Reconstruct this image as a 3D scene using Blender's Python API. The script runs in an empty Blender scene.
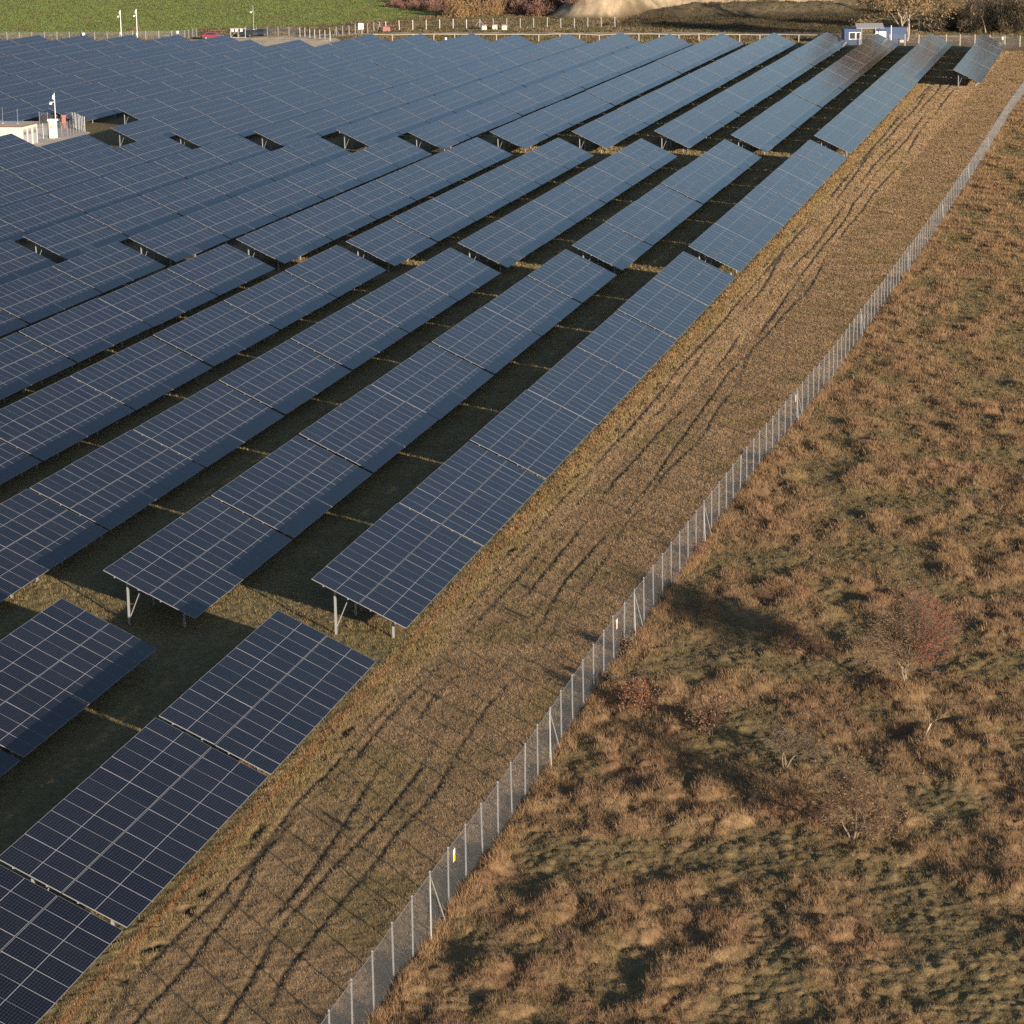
import bpy, math, random
import numpy as np
from mathutils import Vector, Matrix, Quaternion
random.seed(7); RNG = np.random.default_rng(11)
SC = bpy.context.scene; COL = SC.collection
R = math.radians

# ------------------------------------------------------------------ camera, sky, sun, exposure
F_PX, PITCH, ROLL, CAM_H = 2761.0, .2277, -.0157, 32.692
cd = bpy.data.cameras.new('camera'); cam = bpy.data.objects.new('camera', cd); COL.objects.link(cam)
cd.sensor_width = 36; cd.lens = F_PX / 1024 * 36; cd.clip_start = 1; cd.clip_end = 9000
_c, _s = math.cos(PITCH), math.sin(PITCH); _cr, _sr = math.cos(ROLL), math.sin(ROLL)
_R, _U, _F = Vector((1, 0, 0)), Vector((0, _s, _c)), Vector((0, _c, -_s))
_ax, _ay = _cr * _R + _sr * _U, -_sr * _R + _cr * _U
m3 = Matrix((_ax, _ay, -_F)).transposed()
cam.matrix_world = Matrix.Translation((0, 0, CAM_H)) @ m3.to_4x4()
SC.camera = cam

SUN_EL, SUN_TRAVEL = 9.8, 118.5            # elevation; heading the light travels in the ground plane (deg from +X)
_h = R(SUN_TRAVEL)
sun_to = Vector((-math.cos(_h) * math.cos(R(SUN_EL)), -math.sin(_h) * math.cos(R(SUN_EL)), math.sin(R(SUN_EL))))
W_ = bpy.data.worlds.new('World'); SC.world = W_; W_.use_nodes = True
nt = W_.node_tree; bg = nt.nodes['Background']
sky = nt.nodes.new('ShaderNodeTexSky'); sky.sky_type = 'NISHITA'; sky.sun_disc = False
sky.sun_elevation = R(SUN_EL); sky.sun_rotation = math.atan2(sun_to.x, sun_to.y)
sky.air_density = 1.0; sky.dust_density = 1.6; sky.ozone_density = 3.4; sky.altitude = 200
hs = nt.nodes.new('ShaderNodeHueSaturation'); hs.inputs['Saturation'].default_value = .84   # thin winter haze greys the blue
nt.links.new(sky.outputs[0], hs.inputs['Color']); nt.links.new(hs.outputs[0], bg.inputs[0]); bg.inputs[1].default_value = .080
ld = bpy.data.lights.new('sun', 'SUN'); ld.energy = 5.0; ld.angle = R(.5); ld.color = (1, .84, .67)
so = bpy.data.objects.new('sun', ld); COL.objects.link(so)
so.rotation_euler = sun_to.to_track_quat('Z', 'Y').to_euler()
SC.view_settings.view_transform = 'Standard'; SC.view_settings.look = 'None'
SC.view_settings.gamma = 1; SC.view_settings.exposure = 0.85
SC.cycles.use_denoising = False; SC.cycles.max_bounces = 6; SC.cycles.diffuse_bounces = 2; SC.cycles.glossy_bounces = 3; SC.cycles.transparent_max_bounces = 24
SC.cycles.caustics_reflective = False; SC.cycles.caustics_refractive = False

# ------------------------------------------------------------------ measured geometry of the place
YAW, X0, PITCH_ROW, SLOPE_W, TILT, LOW_Z = .2158, 29.377, 9.7114, 4.68, .451, .70
D = np.array([math.sin(YAW), math.cos(YAW)]); N = np.array([-D[1], D[0]])
ROTZ = math.atan2(D[1], D[0])
def gnd(px, py, z=0.0):
    """ground point seen at a measured pixel of the photograph"""
    u, v = px - 512, py - 512
    u, v = _cr * u + _sr * v, -_sr * u + _cr * v
    d = np.array([u / F_PX, _c - v / F_PX * _s, -_s - v / F_PX * _c])
    t = (z - CAM_H) / d[2]
    return np.array([d[0] * t, d[1] * t])
def to_px(x, y, z=0.0):
    dz = z - CAM_H
    fw = y * _c - dz * _s; up = y * _s + dz * _c
    u = F_PX * x / fw; v = -F_PX * up / fw
    return 512 + _cr * u - _sr * v, 512 + _sr * u + _cr * v
def sq2xy(s, q): return D * s + N * q
FS = [40, 60, 81, 88, 110, 132, 151, 178, 213, 249, 306, 378, 411, 540, 600]
FQ = [20.9, 20.6, 20.3, 20.1, 20.0, 19.4, 18.8, 17.6, 16.7, 15.8, 14.7, 13.7, 13.0, 10.5, 9.5]
def fence_q(s): return np.interp(s, FS, FQ)

# ------------------------------------------------------------------ noise
_P = np.random.default_rng(3).permutation(512).astype(np.int64); _P = np.concatenate([_P, _P, _P])
_A = np.random.default_rng(4).uniform(0, 2 * np.pi, 512); _GX, _GY = np.cos(_A), np.sin(_A)
def pnoise(x, y, seed=0):
    x = np.asarray(x, float) + seed * 17.31; y = np.asarray(y, float) + seed * 9.77
    xi = np.floor(x).astype(np.int64); yi = np.floor(y).astype(np.int64)
    xf, yf = x - xi, y - yi; xi &= 511; yi &= 511
    def g(i, j, dx, dy):
        h = _P[_P[(xi + i) & 511] + ((yi + j) & 511)] & 511
        return _GX[h] * dx + _GY[h] * dy
    u = xf * xf * xf * (xf * (xf * 6 - 15) + 10); v = yf * yf * yf * (yf * (yf * 6 - 15) + 10)
    a = g(0, 0, xf, yf); b = g(1, 0, xf - 1, yf); c = g(0, 1, xf, yf - 1); d = g(1, 1, xf - 1, yf - 1)
    return (a * (1 - u) + b * u) * (1 - v) + (c * (1 - u) + d * u) * v * 1.0
def fbm(x, y, seed=0, o=3):
    r = 0; a = 1
    for i in range(o):
        r = r + a * pnoise(x * 2 ** i, y * 2 ** i, seed + i); a *= .5
    return r
def sst(a, b, x):
    t = np.clip((x - a) / (b - a), 0, 1); return t * t * (3 - 2 * t)

# ------------------------------------------------------------------ object helpers
def tag(o, label=None, cat=None, group=None, kind=None):
    if label: o['label'] = label
    if cat: o['category'] = cat
    if group: o['group'] = group
    if kind: o['kind'] = kind
    return o
def link(o, parent=None):
    COL.objects.link(o)
    if parent: o.parent = parent
    return o
def empty(name, loc=(0, 0, 0), rz=0):
    o = bpy.data.objects.new(name, None); o.location = loc; o.rotation_euler = (0, 0, rz)
    o.empty_display_size = .3
    return link(o)
class MB:
    """collects faces, then links them as one mesh object"""
    def __init__(self): self.v = []; self.f = []; self.m = []; self.uv = []
    def face(self, pts, mi=0, uv=None):
        b = len(self.v); self.v += [tuple(p) for p in pts]; self.f.append(tuple(range(b, b + len(pts)))); self.m.append(mi)
        self.uv.append(uv or [(0, 0)] * len(pts))
    def box(self, c, s, rz=0, mi=0, M=None):
        hx, hy, hz = s[0] / 2, s[1] / 2, s[2] / 2
        P = [Vector((x, y, z)) for z in (-hz, hz) for y in (-hy, hy) for x in (-hx, hx)]
        q = Matrix.Rotation(rz, 3, 'Z') if M is None else M
        P = [q @ p + Vector(c) for p in P]
        for f in ((0, 2, 3, 1), (4, 5, 7, 6), (0, 1, 5, 4), (2, 6, 7, 3), (0, 4, 6, 2), (1, 3, 7, 5)):
            self.face([P[i] for i in f], mi)
        return self
    def bar(self, a, b, w, h=None, mi=0, up=(0, 0, 1)):
        a, b = Vector(a), Vector(b); d = b - a; L = d.length; d.normalize()
        u = Vector(up)
        if abs(u.dot(d)) > .95: u = Vector((1, 0, 0))
        x = d.cross(u).normalized(); z = x.cross(d)
        M = Matrix((x, d, z)).transposed()
        return self.box((a + b) / 2, (w, L, h or w), M=M, mi=mi)
    def tube(self, a, b, r0, r1, n=6, mi=0, caps=False):
        a, b = Vector(a), Vector(b); d = (b - a).normalized()
        x = d.orthogonal().normalized(); y = d.cross(x)
        A = [a + (x * math.cos(t) + y * math.sin(t)) * r0 for t in [2 * math.pi * i / n for i in range(n)]]
        B = [b + (x * math.cos(t) + y * math.sin(t)) * r1 for t in [2 * math.pi * i / n for i in range(n)]]
        for i in range(n): self.face([A[i], A[(i + 1) % n], B[(i + 1) % n], B[i]], mi)
        if caps: self.face(A[::-1], mi); self.face(B, mi)
        return self
    def prism(self, prof, y0, y1, mi=0, M=None):
        """profile in x,z swept along y"""
        T = (lambda p: M @ Vector(p)) if M is not None else Vector
        A = [T((x, y0, z)) for x, z in prof]; B = [T((x, y1, z)) for x, z in prof]; n = len(prof)
        self.face(A, mi); self.face(B[::-1], mi)
        for i in range(n): self.face([A[i], B[i], B[(i + 1) % n], A[(i + 1) % n]], mi)
        return self
    def mesh(self, name, mats):
        me = bpy.data.meshes.new(name); me.from_pydata(self.v, [], self.f)
        for mt in (mats if isinstance(mats, (list, tuple)) else [mats]): me.materials.append(mt)
        me.polygons.foreach_set('material_index', self.m)
        ul = me.uv_layers.new(name='UVMap'); ul.data.foreach_set('uv', [c for f in self.uv for p in f for c in p])
        me.update(); return me
    def build(self, name, mats, parent=None, loc=None, rz=None):
        o = bpy.data.objects.new(name, self.mesh(name, mats))
        if loc is not None: o.location = loc
        if rz is not None: o.rotation_euler = (0, 0, rz)
        return link(o, parent)
def np_mesh(name, V, F, mats, col=None, smooth=False):
    """V (n,3); F (m,k) all the same k"""
    me = bpy.data.meshes.new(name); V = np.ascontiguousarray(V, np.float32); F = np.ascontiguousarray(F, np.int32)
    me.vertices.add(len(V)); me.vertices.foreach_set('co', V.ravel())
    k = F.shape[1]; me.loops.add(F.size); me.loops.foreach_set('vertex_index', F.ravel())
    me.polygons.add(len(F)); me.polygons.foreach_set('loop_start', np.arange(0, F.size, k, dtype=np.int32))
    me.polygons.foreach_set('loop_total', np.full(len(F), k, np.int32))
    if smooth: me.polygons.foreach_set('use_smooth', np.ones(len(F), bool))
    if col is not None:
        a = me.attributes.new('Col', 'FLOAT_COLOR', 'POINT')
        a.data.foreach_set('color', np.concatenate([col, np.ones((len(col), 1))], 1).astype(np.float32).ravel())
    for mt in (mats if isinstance(mats, (list, tuple)) else [mats]): me.materials.append(mt)
    me.update(calc_edges=True); return me
def np_obj(name, V, F, mats, col=None, parent=None, smooth=False):
    return link(bpy.data.objects.new(name, np_mesh(name, V, F, mats, col, smooth)), parent)

# ------------------------------------------------------------------ materials
def mat(name, col=(.5, .5, .5), rough=.6, metal=0, spec=.5, noise=0, nscale=8.0):
    m = bpy.data.materials.new(name); m.use_nodes = True; t = m.node_tree; b = t.nodes['Principled BSDF']
    b.inputs['Base Color'].default_value = (*col, 1); b.inputs['Roughness'].default_value = rough
    b.inputs['Metallic'].default_value = metal; b.inputs['Specular IOR Level'].default_value = spec
    if noise:
        tc = t.nodes.new('ShaderNodeTexCoord'); n = t.nodes.new('ShaderNodeTexNoise'); n.inputs['Scale'].default_value = nscale
        n.inputs['Detail'].default_value = 5
        r = t.nodes.new('ShaderNodeMapRange'); r.inputs[3].default_value = 1 - noise; r.inputs[4].default_value = 1 + noise
        x = t.nodes.new('ShaderNodeMix'); x.data_type = 'RGBA'; x.blend_type = 'MULTIPLY'; x.inputs[0].default_value = 1
        x.inputs[6].default_value = (*col, 1)
        t.links.new(tc.outputs['Object'], n.inputs['Vector']); t.links.new(n.outputs[0], r.inputs[0])
        t.links.new(r.outputs[0], x.inputs[7]); t.links.new(x.outputs[2], b.inputs['Base Color'])
    return m
def col_mat(name, rough=.9, noise=.25, nscale=3.0, bump=0, bscale=20, trans=0):
    """colour from the mesh's own Col attribute, broken up by noise"""
    m = bpy.data.materials.new(name); m.use_nodes = True; t = m.node_tree; b = t.nodes['Principled BSDF']
    b.inputs['Roughness'].default_value = rough; b.inputs['Specular IOR Level'].default_value = .15
    a = t.nodes.new('ShaderNodeAttribute'); a.attribute_name = 'Col'
    g = t.nodes.new('ShaderNodeNewGeometry'); out = a.outputs['Color']
    if noise:
        n = t.nodes.new('ShaderNodeTexNoise'); n.inputs['Scale'].default_value = nscale; n.inputs['Detail'].default_value = 8; n.inputs['Roughness'].default_value = .7
        r = t.nodes.new('ShaderNodeMapRange'); r.inputs[1].default_value = .25; r.inputs[2].default_value = .75
        r.inputs[3].default_value = 1 - noise; r.inputs[4].default_value = 1 + noise
        x = t.nodes.new('ShaderNodeMix'); x.data_type = 'RGBA'; x.blend_type = 'MULTIPLY'; x.inputs[0].default_value = 1
        t.links.new(g.outputs['Position'], n.inputs['Vector']); t.links.new(n.outputs[0], r.inputs[0])
        t.links.new(out, x.inputs[6]); t.links.new(r.outputs[0], x.inputs[7]); out = x.outputs[2]
    t.links.new(out, b.inputs['Base Color'])
    if bump:
        n2 = t.nodes.new('ShaderNodeTexNoise'); n2.inputs['Scale'].default_value = bscale; n2.inputs['Detail'].default_value = 6
        bp = t.nodes.new('ShaderNodeBump'); bp.inputs['Strength'].default_value = bump; bp.inputs['Distance'].default_value = .08
        t.links.new(g.outputs['Position'], n2.inputs['Vector']); t.links.new(n2.outputs[0], bp.inputs['Height']); t.links.new(bp.outputs[0], b.inputs['Normal'])
    if trans:
        tr = t.nodes.new('ShaderNodeBsdfTranslucent'); mx = t.nodes.new('ShaderNodeMixShader'); mx.inputs[0].default_value = trans
        t.links.new(out, tr.inputs[0]); t.links.new(b.outputs[0], mx.inputs[1]); t.links.new(tr.outputs[0], mx.inputs[2])
        t.links.new(mx.outputs[0], t.nodes['Material Output'].inputs[0])
    return m
def cell_material():
    """dark half-cut silicon cells behind glass: 6 x 24 cells, pale backsheet showing in the gaps, wide gap at mid length"""
    m = bpy.data.materials.new('solar_cells'); m.use_nodes = True; t = m.node_tree; b = t.nodes['Principled BSDF']
    nd = t.nodes.new; lk = t.links.new
    uv = nd('ShaderNodeUVMap'); sp = nd('ShaderNodeSeparateXYZ'); lk(uv.outputs[0], sp.inputs[0])
    def mth(op, a, bb=None, cl=False):
        n = nd('ShaderNodeMath'); n.operation = op; n.use_clamp = cl
        for i, v in enumerate((a, bb)):
            if v is None: continue
            if isinstance(v, (int, float)): n.inputs[i].default_value = v
            else: lk(v, n.inputs[i])
        return n.outputs[0]
    def grid(c, n, w):     # 1 within w of a cell border
        f = mth('FRACT', mth('MULTIPLY', c, n)); e = mth('ABSOLUTE', mth('SUBTRACT', f, .5))
        return mth('GREATER_THAN', e, .5 - w)
    u, v = sp.outputs[0], sp.outputs[1]
    lines = mth('MAXIMUM', grid(u, 6, .018), grid(v, 24, .030))
    mid = mth('LESS_THAN', mth('ABSOLUTE', mth('SUBTRACT', v, .5)), .0040)
    bus = grid(u, 54, .05)
    oi = nd('ShaderNodeObjectInfo'); rp = nd('ShaderNodeValToRGB'); e = rp.color_ramp.elements
    e[0].color = (.0030, .0034, .0065, 1); e[1].color = (.0075, .0075, .0115, 1)
    lk(oi.outputs['Random'], rp.inputs[0])
    def mixc(fac, a, c2):
        x = nd('ShaderNodeMix'); x.data_type = 'RGBA'; lk(fac, x.inputs[0])
        lk(a, x.inputs[6]); x.inputs[7].default_value = (*c2, 1); return x.outputs[2]
    c = mixc(mth('MULTIPLY', bus, .25), rp.outputs[0], (.035, .035, .042))
    c = mixc(mth('MULTIPLY', lines, .8), c, (.10, .10, .12))
    c = mixc(mid, c, (.34, .34, .37))
    lk(c, b.inputs['Base Color']); b.inputs['Roughness'].default_value = .13; b.inputs['IOR'].default_value = 1.36
    b.inputs['Specular IOR Level'].default_value = .5
    return m
M_CELL = cell_material()
M_ALU = mat('aluminium_frame', (.28, .285, .315), .38, .3)
M_BACK = mat('backsheet', (.55, .55, .55), .7)
M_STEEL = mat('galvanised_steel', (.31, .32, .33), .5, .35, noise=.15)
M_POST = mat('fence_post_steel', (.31, .32, .33), .5, .25, noise=.2)
M_WHITE = mat('white_paint', (.78, .78, .77), .5)
M_GREY = mat('grey_paint', (.33, .34, .35), .6)
M_DARK = mat('dark_rubber', (.025, .025, .028), .8)
M_GLASS = mat('dark_glass', (.03, .035, .04), .08)
M_YELLOW = mat('yellow_sign', (.80, .52, .03), .5)
M_CREAM = mat('cream_render', (.62, .57, .49), .8, noise=.07)
M_BROWN = mat('brown_trim', (.16, .10, .07), .7)
M_ROOF = mat('flat_roof_sheet', (.52, .48, .42), .7, noise=.08)
M_CONC = mat('concrete_slab', (.50, .43, .34), .9, noise=.12, nscale=3)
M_BLUE = mat('blue_container_paint', (.018, .052, .135), .5, noise=.10)
M_RED = mat('red_car_paint', (.22, .025, .045), .3)
M_BLACKCAR = mat('dark_car_paint', (.04, .05, .07), .3)
M_WOOD = mat('pale_timber', (.42, .37, .29), .8, noise=.15)
M_STONE = mat('pale_block', (.62, .52, .40), .9, noise=.12)
M_REDBOX = mat('red_plastic', (.20, .035, .03), .5)
M_GROUND = col_mat('ground_soil_and_grass', .95, .42, 2.6, .5, 14)
M_GRASS = col_mat('dry_grass_blades', .85, 0, trans=.30)
M_LEAF = col_mat('leaves_and_twigs', .85, 0, trans=.22)
M_BARK = mat('bark', (.20, .15, .11), .9, noise=.3, nscale=20)
M_BARKMID = mat('grey_brown_bark', (.20, .155, .11), .9, noise=.25, nscale=20)
M_BARKPALE = mat('pale_bark', (.42, .34, .25), .9, noise=.2, nscale=20)
def wire_material():
    m = bpy.data.materials.new('chain_link_mesh'); m.use_nodes = True; t = m.node_tree; b = t.nodes['Principled BSDF']
    b.inputs['Base Color'].default_value = (.24, .25, .27, 1); b.inputs['Roughness'].default_value = .5; b.inputs['Metallic'].default_value = .3
    uv = t.nodes.new('ShaderNodeUVMap'); sp = t.nodes.new('ShaderNodeSeparateXYZ'); t.links.new(uv.outputs[0], sp.inputs[0])
    def mth(op, a, bb=None):
        n = t.nodes.new('ShaderNodeMath'); n.operation = op
        for i, v in enumerate((a, bb)):
            if v is None: continue
            if isinstance(v, (int, float)): n.inputs[i].default_value = v
            else: t.links.new(v, n.inputs[i])
        return n.outputs[0]
    def fam(x):
        f = mth('FRACT', mth('MULTIPLY', x, 1 / .075)); return mth('GREATER_THAN', mth('ABSOLUTE', mth('SUBTRACT', f, .5)), .5 - .058)
    w = mth('MAXIMUM', fam(mth('ADD', sp.outputs[0], sp.outputs[1])), fam(mth('SUBTRACT', sp.outputs[0], sp.outputs[1])))
    tr = t.nodes.new('ShaderNodeBsdfTransparent'); mx = t.nodes.new('ShaderNodeMixShader')
    t.links.new(w, mx.inputs[0]); t.links.new(tr.outputs[0], mx.inputs[1]); t.links.new(b.outputs[0], mx.inputs[2])
    t.links.new(mx.outputs[0], t.nodes['Material Output'].inputs[0]); return m
M_WIRE = wire_material()

# ------------------------------------------------------------------ ground
RUTS = [(27.95, .5, .035), (27.3, .9, .035), (25.95, .8, .035), (24.75, .9, .04), (23.7, .9, .025)]
def in_poly(px, py, poly):
    r = np.zeros(np.shape(px), bool); n = len(poly)
    for i in range(n):
        (x1, y1), (x2, y2) = poly[i], poly[(i + 1) % n]
        if y1 == y2: continue
        c = ((y1 > py) != (y2 > py)) & (px < (x2 - x1) * (py - y1) / (y2 - y1) + x1); r ^= c
    return r
def gp(pts): return [tuple(gnd(*p)) for p in pts]
FIELD = gp([(-420, 36), (0, 35.5), (170, 33.5), (200, 29), (330, 24.5), (400, 18.5), (445, 14.5), (440, 12), (404, 7.5), (366, -4), (340, -14), (-420, -14)])
YARD = gp([(222, 36.5), (300, 35.5), (338, 38.5), (352, 47), (345, 56), (222, 56)])
SHADED_MOUND = gp([(612, 27), (625, 19.5), (660, 15), (760, 13), (905, 10), (900, 14), (852, 25), (842, 32), (700, 29)])  # area in tree shade, painted into its soil and grass colour
TRACK = gp([(182, 40), (225, 36.5), (300, 35), (378, 32.5), (600, 32.4), (820, 32.5), (1010, 37), (1010, 38.5), (820, 34.5), (600, 34), (380, 34.2), (300, 37.5), (225, 38), (190, 42)])
def rut_d(s, q, qi, amp, k):
    return np.abs(q - qi - amp * .9 * fbm(6.5 * np.log(s), np.full_like(s, k * 3.1), 40 + k, 2))
def rut_keep(s, k):
    return .22 + .78 * sst(-.34, .12, fbm(7 * np.log(s), np.full_like(s, k * 7.7), 60 + k, 2)) * (1 - np.exp(-((s - 111) / 6) ** 2))
def pits(s, q):
    return np.exp(-((q - 28.65) / .26) ** 2) * sst(.10, .26, pnoise(s / .85, q / 1.1, 23)) * sst(-.3, .1, pnoise(s / 9, q * 0, 24))
def hill(x, y):
    """rising, quarried slope behind the site"""
    px = 512 + F_PX * x / np.maximum(y, 1)
    base = 631 + 34 * sst(605, 700, px) + 5 * pnoise(x / 14, y / 14, 70); d = np.maximum(y - base, 0)
    left = sst(548, 604, px + 8 * pnoise(y / 12, x / 12, 71)); rt = sst(800, 860, px + 18 * pnoise(x / 20, y / 20, 73))
    steep = np.minimum(d * .50, 22); gentle = np.minimum(d * .11, 6) + np.clip((d - 45) * .35, 0, 10)
    mound = 2.7 * sst(618, 705, px) * (1 - sst(820, 880, px)) * np.exp(-((y - 646 + 3 * pnoise(x / 9, y / 9, 74)) / 8.5) ** 2)
    return mound * (1 + .2 * pnoise(x / 2.5, y / 3.5, 75)) + left * (steep * (1 - rt) + gentle * rt + .02 * d) * (1 + .22 * fbm(x / 5, y / 5, 72))
def zones(x, y):
    s = x * D[0] + y * D[1]; q = x * N[0] + y * N[1]; fq = fence_q(s)
    near = 1 - sst(500, 545, y)
    meadow = sst(-.15, .5, fq - q)
    strip = (1 - sst(29.0, 29.6, q)) * (1 - meadow)
    return s, q, fq, meadow, strip, near
def tussock_mask(x, y):
    return sst(-.30, .22, fbm(x / 4.5, y / 6, 5, 3) + .06)
def mounds(x, y, cell, seed, r0, r1, h0, h1):
    """domed tussocks: the highest of the nearby domes"""
    xi = np.floor(x / cell).astype(np.int64); yi = np.floor(y / cell).astype(np.int64); out = np.zeros(np.shape(x))
    for di in (-1, 0, 1):
        for dj in (-1, 0, 1):
            i, j = xi + di, yi + dj; k = _P[(_P[(i + seed) & 511] + j) & 511]
            a, b, c, d = (_P[k + 7] / 512, _P[k + 101] / 512, _P[k + 203] / 512, _P[k + 307] / 512)
            r = (r0 + (r1 - r0) * c); dd = ((x - (i + a) * cell) ** 2 + ((y - (j + b) * cell) * .9) ** 2) / (r * r)
            out = np.maximum(out, (h0 + (h1 - h0) * d * c) * np.clip(1 - dd, 0, 1) ** .65)
    return out
def tuss(x, y):
    wx, wy = x + .22 * pnoise(x / .5, y / .5, 14), y + .22 * pnoise(x / .5, y / .5, 15)
    return mounds(wx, wy, 1.0, 5, .35, .85, .05, .43) * (.25 + .75 * tussock_mask(x, y))
def meadow_h(x, y):
    return tuss(x, y) + mounds(x, y, .42, 91, .12, .30, .02, .14) + .05 * fbm(x / .3, y / .3, 9, 2) + .22 * fbm(x / 4, y / 4, 10, 2)
def strip_h(x, y, s, q):
    h = .05 * fbm(x / .8, y / .8, 20, 3) + .045 * pnoise(x / .26, y / .30, 21) + .06 * pnoise(x / 3, y / 3, 22)
    h = h - .13 * pits(s, q)
    for k, (qi, amp, dep) in enumerate(RUTS):
        d = rut_d(s, q, qi, amp, k); keep = rut_keep(s, k)
        h = h - dep * keep * np.exp(-(d / .12) ** 2) + dep * .7 * keep * np.exp(-((d - .25) / .15) ** 2)
    return h
def ground_h(x, y):
    s, q, fq, me, st, near = zones(x, y)
    h = me * meadow_h(x, y) + (1 - me) * strip_h(x, y, s, q)
    return h * near + (1 - near) * .25 * fbm(x / 5, y / 5, 25, 2) * (1 - in_poly(x, y, FIELD)) + hill(x, y)
def lerp(a, b, t): return a + (b - a) * t[..., None]
def ground_c(x, y):
    s, q, fq, me, st, near = zones(x, y); C3 = lambda *c: np.broadcast_to(np.array(c, float), x.shape + (3,))
    n1 = fbm(x / 6, y / 6, 30, 3); n2 = fbm(x / 2.1, y / 2.1, 31, 3); n3 = fbm(x / 18, y / 18, 32, 2)
    c = C3(.29, .195, .10)
    c = lerp(c, C3(.235, .175, .08), sst(-.05, .45, n1))                    # greener sward
    c = lerp(c, C3(.33, .22, .118), sst(.0, .5, n2) * .8)
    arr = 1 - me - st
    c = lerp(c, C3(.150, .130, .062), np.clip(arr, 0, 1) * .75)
    c = lerp(c, C3(.165, .150, .050), np.exp(-((q - 28.6) / .6) ** 2) * .6 * (.6 + n2))      # sward at the drip edge
    c = lerp(c, C3(.30, .145, .060), np.exp(-((q - 29.3) / .12) ** 2) * .75)
    for k, (qi, amp, dep) in enumerate(RUTS):                                # cut swaths: bare soil in the groove
        d = rut_d(s, q, qi, amp, k); c = lerp(c, C3(.10, .072, .042), np.exp(-(d / .15) ** 2) * .85 * st * rut_keep(s, k))
    c = lerp(c, C3(.06, .045, .03), np.clip(pits(s, q) * 1.3, 0, 1) * st)
    tm = tussock_mask(x, y)
    mc = lerp(C3(.165, .125, .060), C3(.185, .120, .062), tm); mc = lerp(mc, C3(.20, .10, .062), sst(.05, .5, n1) * .45 * tm)
    mc = lerp(mc, C3(.24, .165, .085), sst(0, .5, n2) * .7)
    c = lerp(c, mc, me)
    far = C3(.17, .125, .075); far = lerp(far, C3(.115, .10, .05), sst(-.2, .3, n3)); far = lerp(far, C3(.25, .19, .12), sst(.1, .5, n1) * .6)
    c = lerp(c, far, sst(520, 548, y))
    fd = in_poly(x, y, FIELD)
    a = R(-12.0); p = x * math.cos(a) - y * math.sin(a)                       # drilled rows of winter wheat
    g = lerp(C3(.15, .18, .055), C3(.11, .14, .045), .5 + .5 * np.sin(p * 2 * np.pi / 3.4 + 1.2 * n1))
    g = lerp(g, C3(.15, .165, .055), sst(.1, .6, fbm(p / 3, y / 60, 33, 3))); g = lerp(g, C3(.18, .15, .07), sst(.32, .6, fbm(x / 9, y / 25, 34, 3)))
    c = np.where(fd[..., None], g, c)
    c = np.where(in_poly(x, y, YARD)[..., None], C3(.62, .50, .34) * (1 + .3 * n2[..., None]), c)
    c = np.where(in_poly(x, y, TRACK)[..., None], C3(.46, .37, .25) * (1 + .3 * n2[..., None]), c)
    c = np.where(in_poly(x, y, SHADED_MOUND)[..., None], c * .55, c)  # tree shade painted in: soil colour darkened over the mound
    hz = hill(x, y); px = 512 + F_PX * x / np.maximum(y, 1)
    sand = sst(.4, 1.2, hz) *  (1 - sst(800, 860, px + 40 * n1)) * sst(646, 654, y + 22 * (1 - sst(600, 650, px))) 
    hc = lerp(C3(.13, .105, .06), C3(.20, .15, .095), sst(-.2, .4, n2))
    c = lerp(c, hc, sst(.2, 1.0, hz)); c = lerp(c, C3(.36, .28, .185) * (1 + .5 * n2[..., None] + .5 * pnoise(x / 1.3, y / 3, 37)[..., None]), sand)
    return np.clip(c, .01, .8)
def make_ground():
    ys = [64.0]
    while ys[-1] < 1500: ys.append(ys[-1] + .105 * (ys[-1] / 90) ** 1.5)
    ys = np.array(ys); u = np.linspace(-.25, .25, 640)
    X = u[None, :] * ys[:, None]; Y = np.repeat(ys[:, None], len(u), 1)
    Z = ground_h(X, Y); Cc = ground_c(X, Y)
    V = np.stack([X, Y, Z], -1).reshape(-1, 3); n, m = X.shape
    i = (np.arange(n - 1)[:, None] * m + np.arange(m - 1)[None, :]).ravel()
    F = np.stack([i, i + 1, i + m + 1, i + m], 1)
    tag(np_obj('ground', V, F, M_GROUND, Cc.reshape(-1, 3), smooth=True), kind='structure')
    b = MB(); b.face([(-6000, -3000, -1.2), (6000, -3000, -1.2), (6000, 8000, -1.2), (-6000, 8000, -1.2)])
    tag(b.build('surrounding_land', mat('far_land', (.14, .12, .06), .95, noise=.4, nscale=.02)), kind='structure')
make_ground()

# ------------------------------------------------------------------ solar tables
NMOD, MPITCH, MW, ML = 13, 1.154, 1.142, 2.324
TL = NMOD * MPITCH; GAP = .345
def module_mb(glass=True, frame=True, cx=0.0, cy=0.0, mb=None, z=0.0):
    b = mb or MB(); w, l, e, t = MW / 2, ML / 2, .007, .035
    if glass:
        b.face([(cx - w + e, cy - l + e, z), (cx + w - e, cy - l + e, z), (cx + w - e, cy + l - e, z), (cx - w + e, cy + l - e, z)], 0, [(0, 0), (1, 0), (1, 1), (0, 1)])
        b.face([(cx - w + e, cy + l - e, z - .006), (cx + w - e, cy + l - e, z - .006), (cx + w - e, cy - l + e, z - .006), (cx - w + e, cy - l + e, z - .006)], 2)
    if frame:
        for (sx, sy, lx, ly) in ((0, -1, 2 * w, .015), (0, 1, 2 * w, .015), (-1, 0, e, 2 * l - .03), (1, 0, e, 2 * l - .03)):
            b.box((cx + sx * (w - e / 2), cy + sy * (l - .0075), z + .003 - t / 2), (lx, ly, t), mi=1)
    return b
MATS = [M_CELL, M_ALU, M_BACK]
ME_MODULE = module_mb().mesh('solar_module', MATS)
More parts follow.
